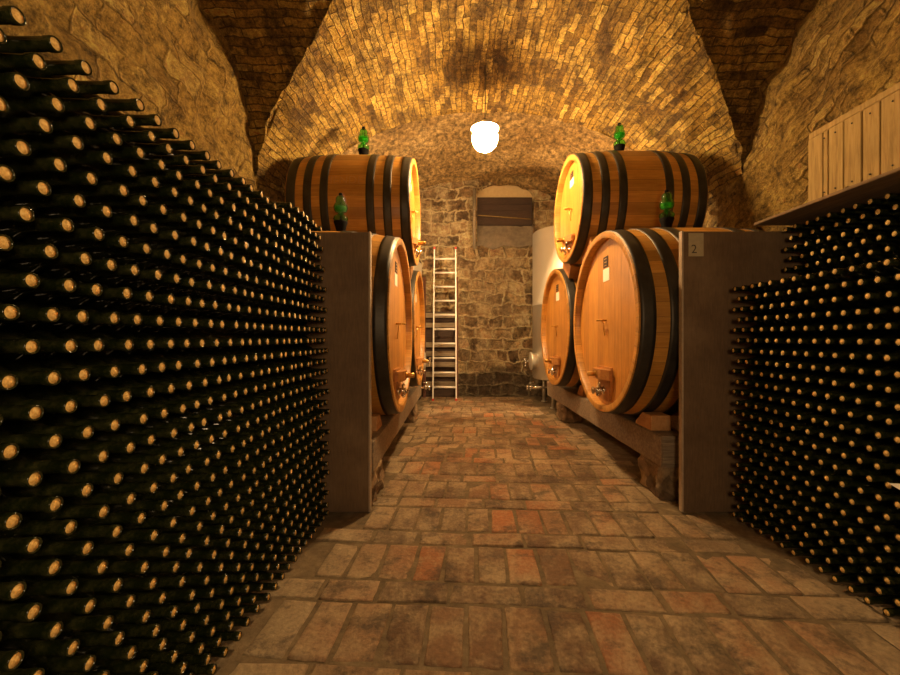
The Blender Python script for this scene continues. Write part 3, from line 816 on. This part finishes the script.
for k in range(22, 29):
    off = 0 if k % 2 == 0 else PITCH/2
    y = 2.71 - off
    while y > .8:
        right.append((2.225 + random.uniform(-.006, .006), y, Z0+ROW*k, k, random.uniform(-.015, .015), random.uniform(-.02, .02))); y -= PITCH
def visible(q):
    u, v = px(q); return -6 < u < 905 and -8 < v < 682
vis = sorted([q for q in left if visible(q)], key=lambda q: math.hypot(q[0], q[1], q[2]-H))
near = set(vis[:300])
rows = {}
for q in near: rows.setdefault(q[3], []).append(q)
proto_mb = MB(); proto_mb.lathe(bprof, (0,0,0), 0, 28, uvh=True); 
proto = proto_mb.build('wine_bottle', M['glass_dark'])
cm = MB(); cm.lathe(cprof, (0,0,0), 0, 20); pcork = cm.build('cork', M['cork'], proto)
first = True
for k in sorted(rows):
    for idx, q in enumerate(sorted(rows[k], key=lambda q: q[1])):
        if first: o, c_ = proto, pcork; first = False
        else:
            o = proto.copy(); C.objects.link(o); c_ = pcork.copy(); C.objects.link(c_); c_.parent = o
        o.location = q[:3]; o.rotation_euler = (random.uniform(0, 6.28), q[4]*.6, q[5]*.6)
        rn = 28-k
        rt = 'top row' if rn == 1 else ordinal(rn) + ' row down'
        tag(o, "corked dark wine bottle, %s from photo's left edge in the %s, left stack" % (ordinal(idx+1), rt), 'bottle', 'nearest corked wine bottles in the left stack')
rest = MB()
for q in left:
    if q in near: continue
    T = Matrix.Translation(q[:3]) @ Matrix.Rotation(q[4]*.6, 4, 'Y') @ Matrix.Rotation(q[5]*.6, 4, 'Z')
    bottle_mesh(rest, T, 14, lite=True)
for q in right:
    T = Matrix.Translation(q[:3]) @ Matrix.Rotation(PI + q[5]*.6, 4, 'Z') @ Matrix.Rotation(q[4]*.6, 4, 'Y')
    bottle_mesh(rest, T, 14, lite=True)
tag(rest.build('wine_bottles', [M['glass_dark'], M['cork']]), 'all the farther corked dark bottles filling both stacks up to the brown panels', 'bottles', None, 'stuff')
# small pale card poking out of the right stack
b = MB(); b.add([(1.79, 1.66, .615), (1.79, 1.60, .635), (1.79, 1.60, .600), (1.793, 1.66, .615), (1.793, 1.60, .635), (1.793, 1.60, .600)],
    [(0, 1, 2), (3, 5, 4), (0, 3, 4, 1), (1, 4, 5, 2), (2, 5, 3, 0)])
tag(b.build('paper_tag', M['paper']), 'small pointed white tag among the right stack bottles at the photo edge', 'tag')

# ------------------------------------------------------------------ ladder
lt = empty('ladder', (-.24, 7.74, 0), 'slim aluminium ladder with red end caps leaning on the end wall', 'ladder')
LT = 3.03; 
def lp(s, t_):   # s -1..1 side, t_ 0..1 height
    w = .225 - .012*t_
    return Vector((s*w + .0*t_, 0.30*t_, LT*t_))
for s in (-1, 1):
    b = MB(); a, e = lp(s, .012), lp(s, .988)
    for q0, q1 in ((a, e),):
        vs = [q + Vector((dx, dy, 0)) for q in (q0, q1) for dx, dy in ((-.012, -.03), (.012, -.03), (.012, .03), (-.012, .03))]
        b.add(vs, [(0,1,2,3), (7,6,5,4), (0,4,5,1), (1,5,6,2), (2,6,7,3), (3,7,4,0)])
    b.build('rail', M['alu'], lt)
    for t0, t1 in ((0.0, .014), (.986, 1.0)):
        b = MB(); a, e = lp(s, t0), lp(s, t1)
        vs = [q + Vector((dx, dy, 0)) for q in (a, e) for dx, dy in ((-.017, -.035), (.017, -.035), (.017, .035), (-.017, .035))]
        b.add(vs, [(0,1,2,3), (7,6,5,4), (0,4,5,1), (1,5,6,2), (2,6,7,3), (3,7,4,0)])
        b.build('end_cap', M['red'], lt, label='red plastic end cap')
for k in range(10):
    t_ = (.253 + k*.2825)/LT
    b = MB(); b.tube([lp(-1, t_), lp(1, t_)], .02, 10); b.build('rung', M['alu'], lt)

# old slatted rack behind the ladder
rt_ = empty('slatted_rack', (-.33, 8.13, 0), 'old brown rack with grey slats standing behind the ladder', 'rack')
for x in (-.33, .33):
    b = MB(); b.box(x-.025, x+.025, -.04, .03, 0.002, 2.45, 0, .004); b.build('post', M['rust'], rt_)
for z in (.22, .42, .62, .84, 1.02, 1.42, 1.62):
    b = MB(); b.box(-.33, .33, -.02, .05, z, z+.10, 0, .006); b.build('slat', M['slat'], rt_)
b = MB(); b.box(-.32, .32, .052, .07, .01, 1.75); b.build('back_board', M['dark_wood'], rt_, label='dark backing board')

# ------------------------------------------------------------------ steel tanks
def tank(x, y, r, z0, z1, f, label, zm=1.0):
    t = empty('steel_tank', (x, y, 0), label, 'tank', None)
    b = MB(); b.lathe([(.001, z1+.10), (r*.4, z1+.08), (r*.98, z1+.012), (r, z1), (r, (z0+z1)*.5+.012), (r+.004, (z0+z1)*.5+.01), (r+.004, (z0+z1)*.5-.01), (r, (z0+z1)*.5-.012), (r, z0), (r*.96, z0-.02), (.001, z0-.10)], (0,0,0), 2, 72)
    b.build('shell', M['steel'], t)
    for k in range(4):
        a = PI/4 + k*PI/2; b = MB(); b.lathe([(.035, .003), (.035, z0), ], (.8*r*math.cos(a), .8*r*math.sin(a), 0), 2, 14, caps=True)
        b.lathe([(.06, .0), (.06, .012)], (.8*r*math.cos(a), .8*r*math.sin(a), .002), 2, 14, caps=True); b.build('leg', M['steel'], t)
    b = MB(); hx = f*(r+.0)
    b.lathe([(.15, -f*.05), (.15, f*.05), (.165, f*.05), (.165, f*.065), (.14, f*.075), (.001, f*.095)], (hx, -.1, zm), 0, 36)
    door = b.build('manway_door', M['steel'], t)
    b = MB(); b.tube([(hx+f*.10, -.1, zm), (hx+f*.17, -.1, zm)], .016, 12)
    for a in (0, 1, 2):
        aa = a*2*PI/3 + .4; b.tube([(hx+f*.15, -.1, zm), (hx+f*.16, -.1+.085*math.cos(aa), zm+.085*math.sin(aa))], .010, 8)
        b.lathe([(.001, -.018), (.016, -.008), (.016, .008), (.001, .018)], (hx+f*.16, -.1+.085*math.cos(aa), zm+.085*math.sin(aa)), 0, 10)
    b.build('hand_wheel', M['chrome'], door)
    b = MB(); zv = z0-.10
    b.tube([(f*r*.55, -.3, z0+.0), (f*r*.55, -.3, zv-.05), (f*r*.9, -.3, zv-.05), (hx+f*.16, -.3, zv-.05)], .022, 12)
    b.lathe([(.045, -.012), (.045, .012)], (hx+f*.10, -.3, zv-.05), 0, 16, caps=True); b.lathe([(.045, -.012), (.045, .012)], (hx+f*.16, -.3, zv-.05), 0, 16, caps=True)
    b.tube([(hx+f*.13, -.3, zv-.05), (hx+f*.13, -.3, zv+.03), (hx+f*.05, -.32, zv+.04)], .011, 8)
    b.build('drain_valve', M['chrome'], t)
    return t
tank(2.03, 7.25, .65, .50, 3.10, -1, 'tall stainless steel tank beside the end wall, behind the right barrels', .80)
tank(-1.28, 7.25, .64, .50, 2.55, 1, 'stainless steel tank mostly hidden behind the left barrels near the ladder', .80)

# black tub with steel clamp beside the left tank
t = empty('black_tub', (-.74, 6.25, 0), 'black rubber tub with a metal fitting by the far left pier', 'tub')
t.location = (-.84, 7.85, 0); t.scale = (.85, .85, 1.1)
b = MB(); b.lathe([(.001, .012), (.13, .0), (.15, .02), (.165, .22), (.175, .235), (.17, .25), (.155, .245), (.14, .05), (.001, .04)], (0,0,0), 2, 32); b.build('tub_body', M['black'], t)
b = MB(); b.tube([(-.16, 0, .245), (-.10, -.02, .30), (.02, -.04, .31), (.10, -.03, .285), (.16, 0, .25)], .012, 10); b.lathe([(.03, -.03), (.03, .03)], (0, -.04, .31), 0, 14, caps=True); b.build('steel_handle', M['chrome'], t, label='shiny steel fitting')

# conduit on the end wall
b = MB(); b.tube([(.36, YB-.07, 3.05), (.355, YB-.07, 3.6), (.36, YB-.07, 4.28)], .035, 12)
tag(b.build('conduit_pipe', M['slat']), 'grey vertical conduit beside the arched recess on the end wall', 'pipe')

# ------------------------------------------------------------------ camera, added fill lights, world
cam = bpy.data.cameras.new('camera'); co = bpy.data.objects.new('camera', cam); C.objects.link(co)
cam.lens = 16.0; cam.sensor_width = 36; cam.shift_x = -7/900; cam.clip_start = .02
co.location = (0, 0, H); co.rotation_euler = (PI/2, 0, 0)
sc.camera = co
def pl(loc, e, r, col=(1, .66, .34)):
    l = bpy.data.lights.new('fill_light', 'POINT'); l.energy = e; l.shadow_soft_size = r; l.color = col
    o = bpy.data.objects.new('fill_light', l); C.objects.link(o); o.location = loc; return o
pl((.40, -.7, 1.55), 105, .25)  # added fill behind the camera, brings up panels and stacks
pl((-1.1, 6.35, 2.6), 85, .06)  # invented fill out of view behind the left barrels, lifts the end wall
w = bpy.data.worlds.new('world'); sc.world = w; w.use_nodes = True
w.node_tree.nodes['Background'].inputs[0].default_value = (1, .7, .4, 1); w.node_tree.nodes['Background'].inputs[1].default_value = .02
sc.view_settings.view_transform = 'Standard'; sc.view_settings.look = 'None'; sc.view_settings.gamma = 1; sc.view_settings.use_curve_mapping = False
sc.view_settings.exposure = 0.0
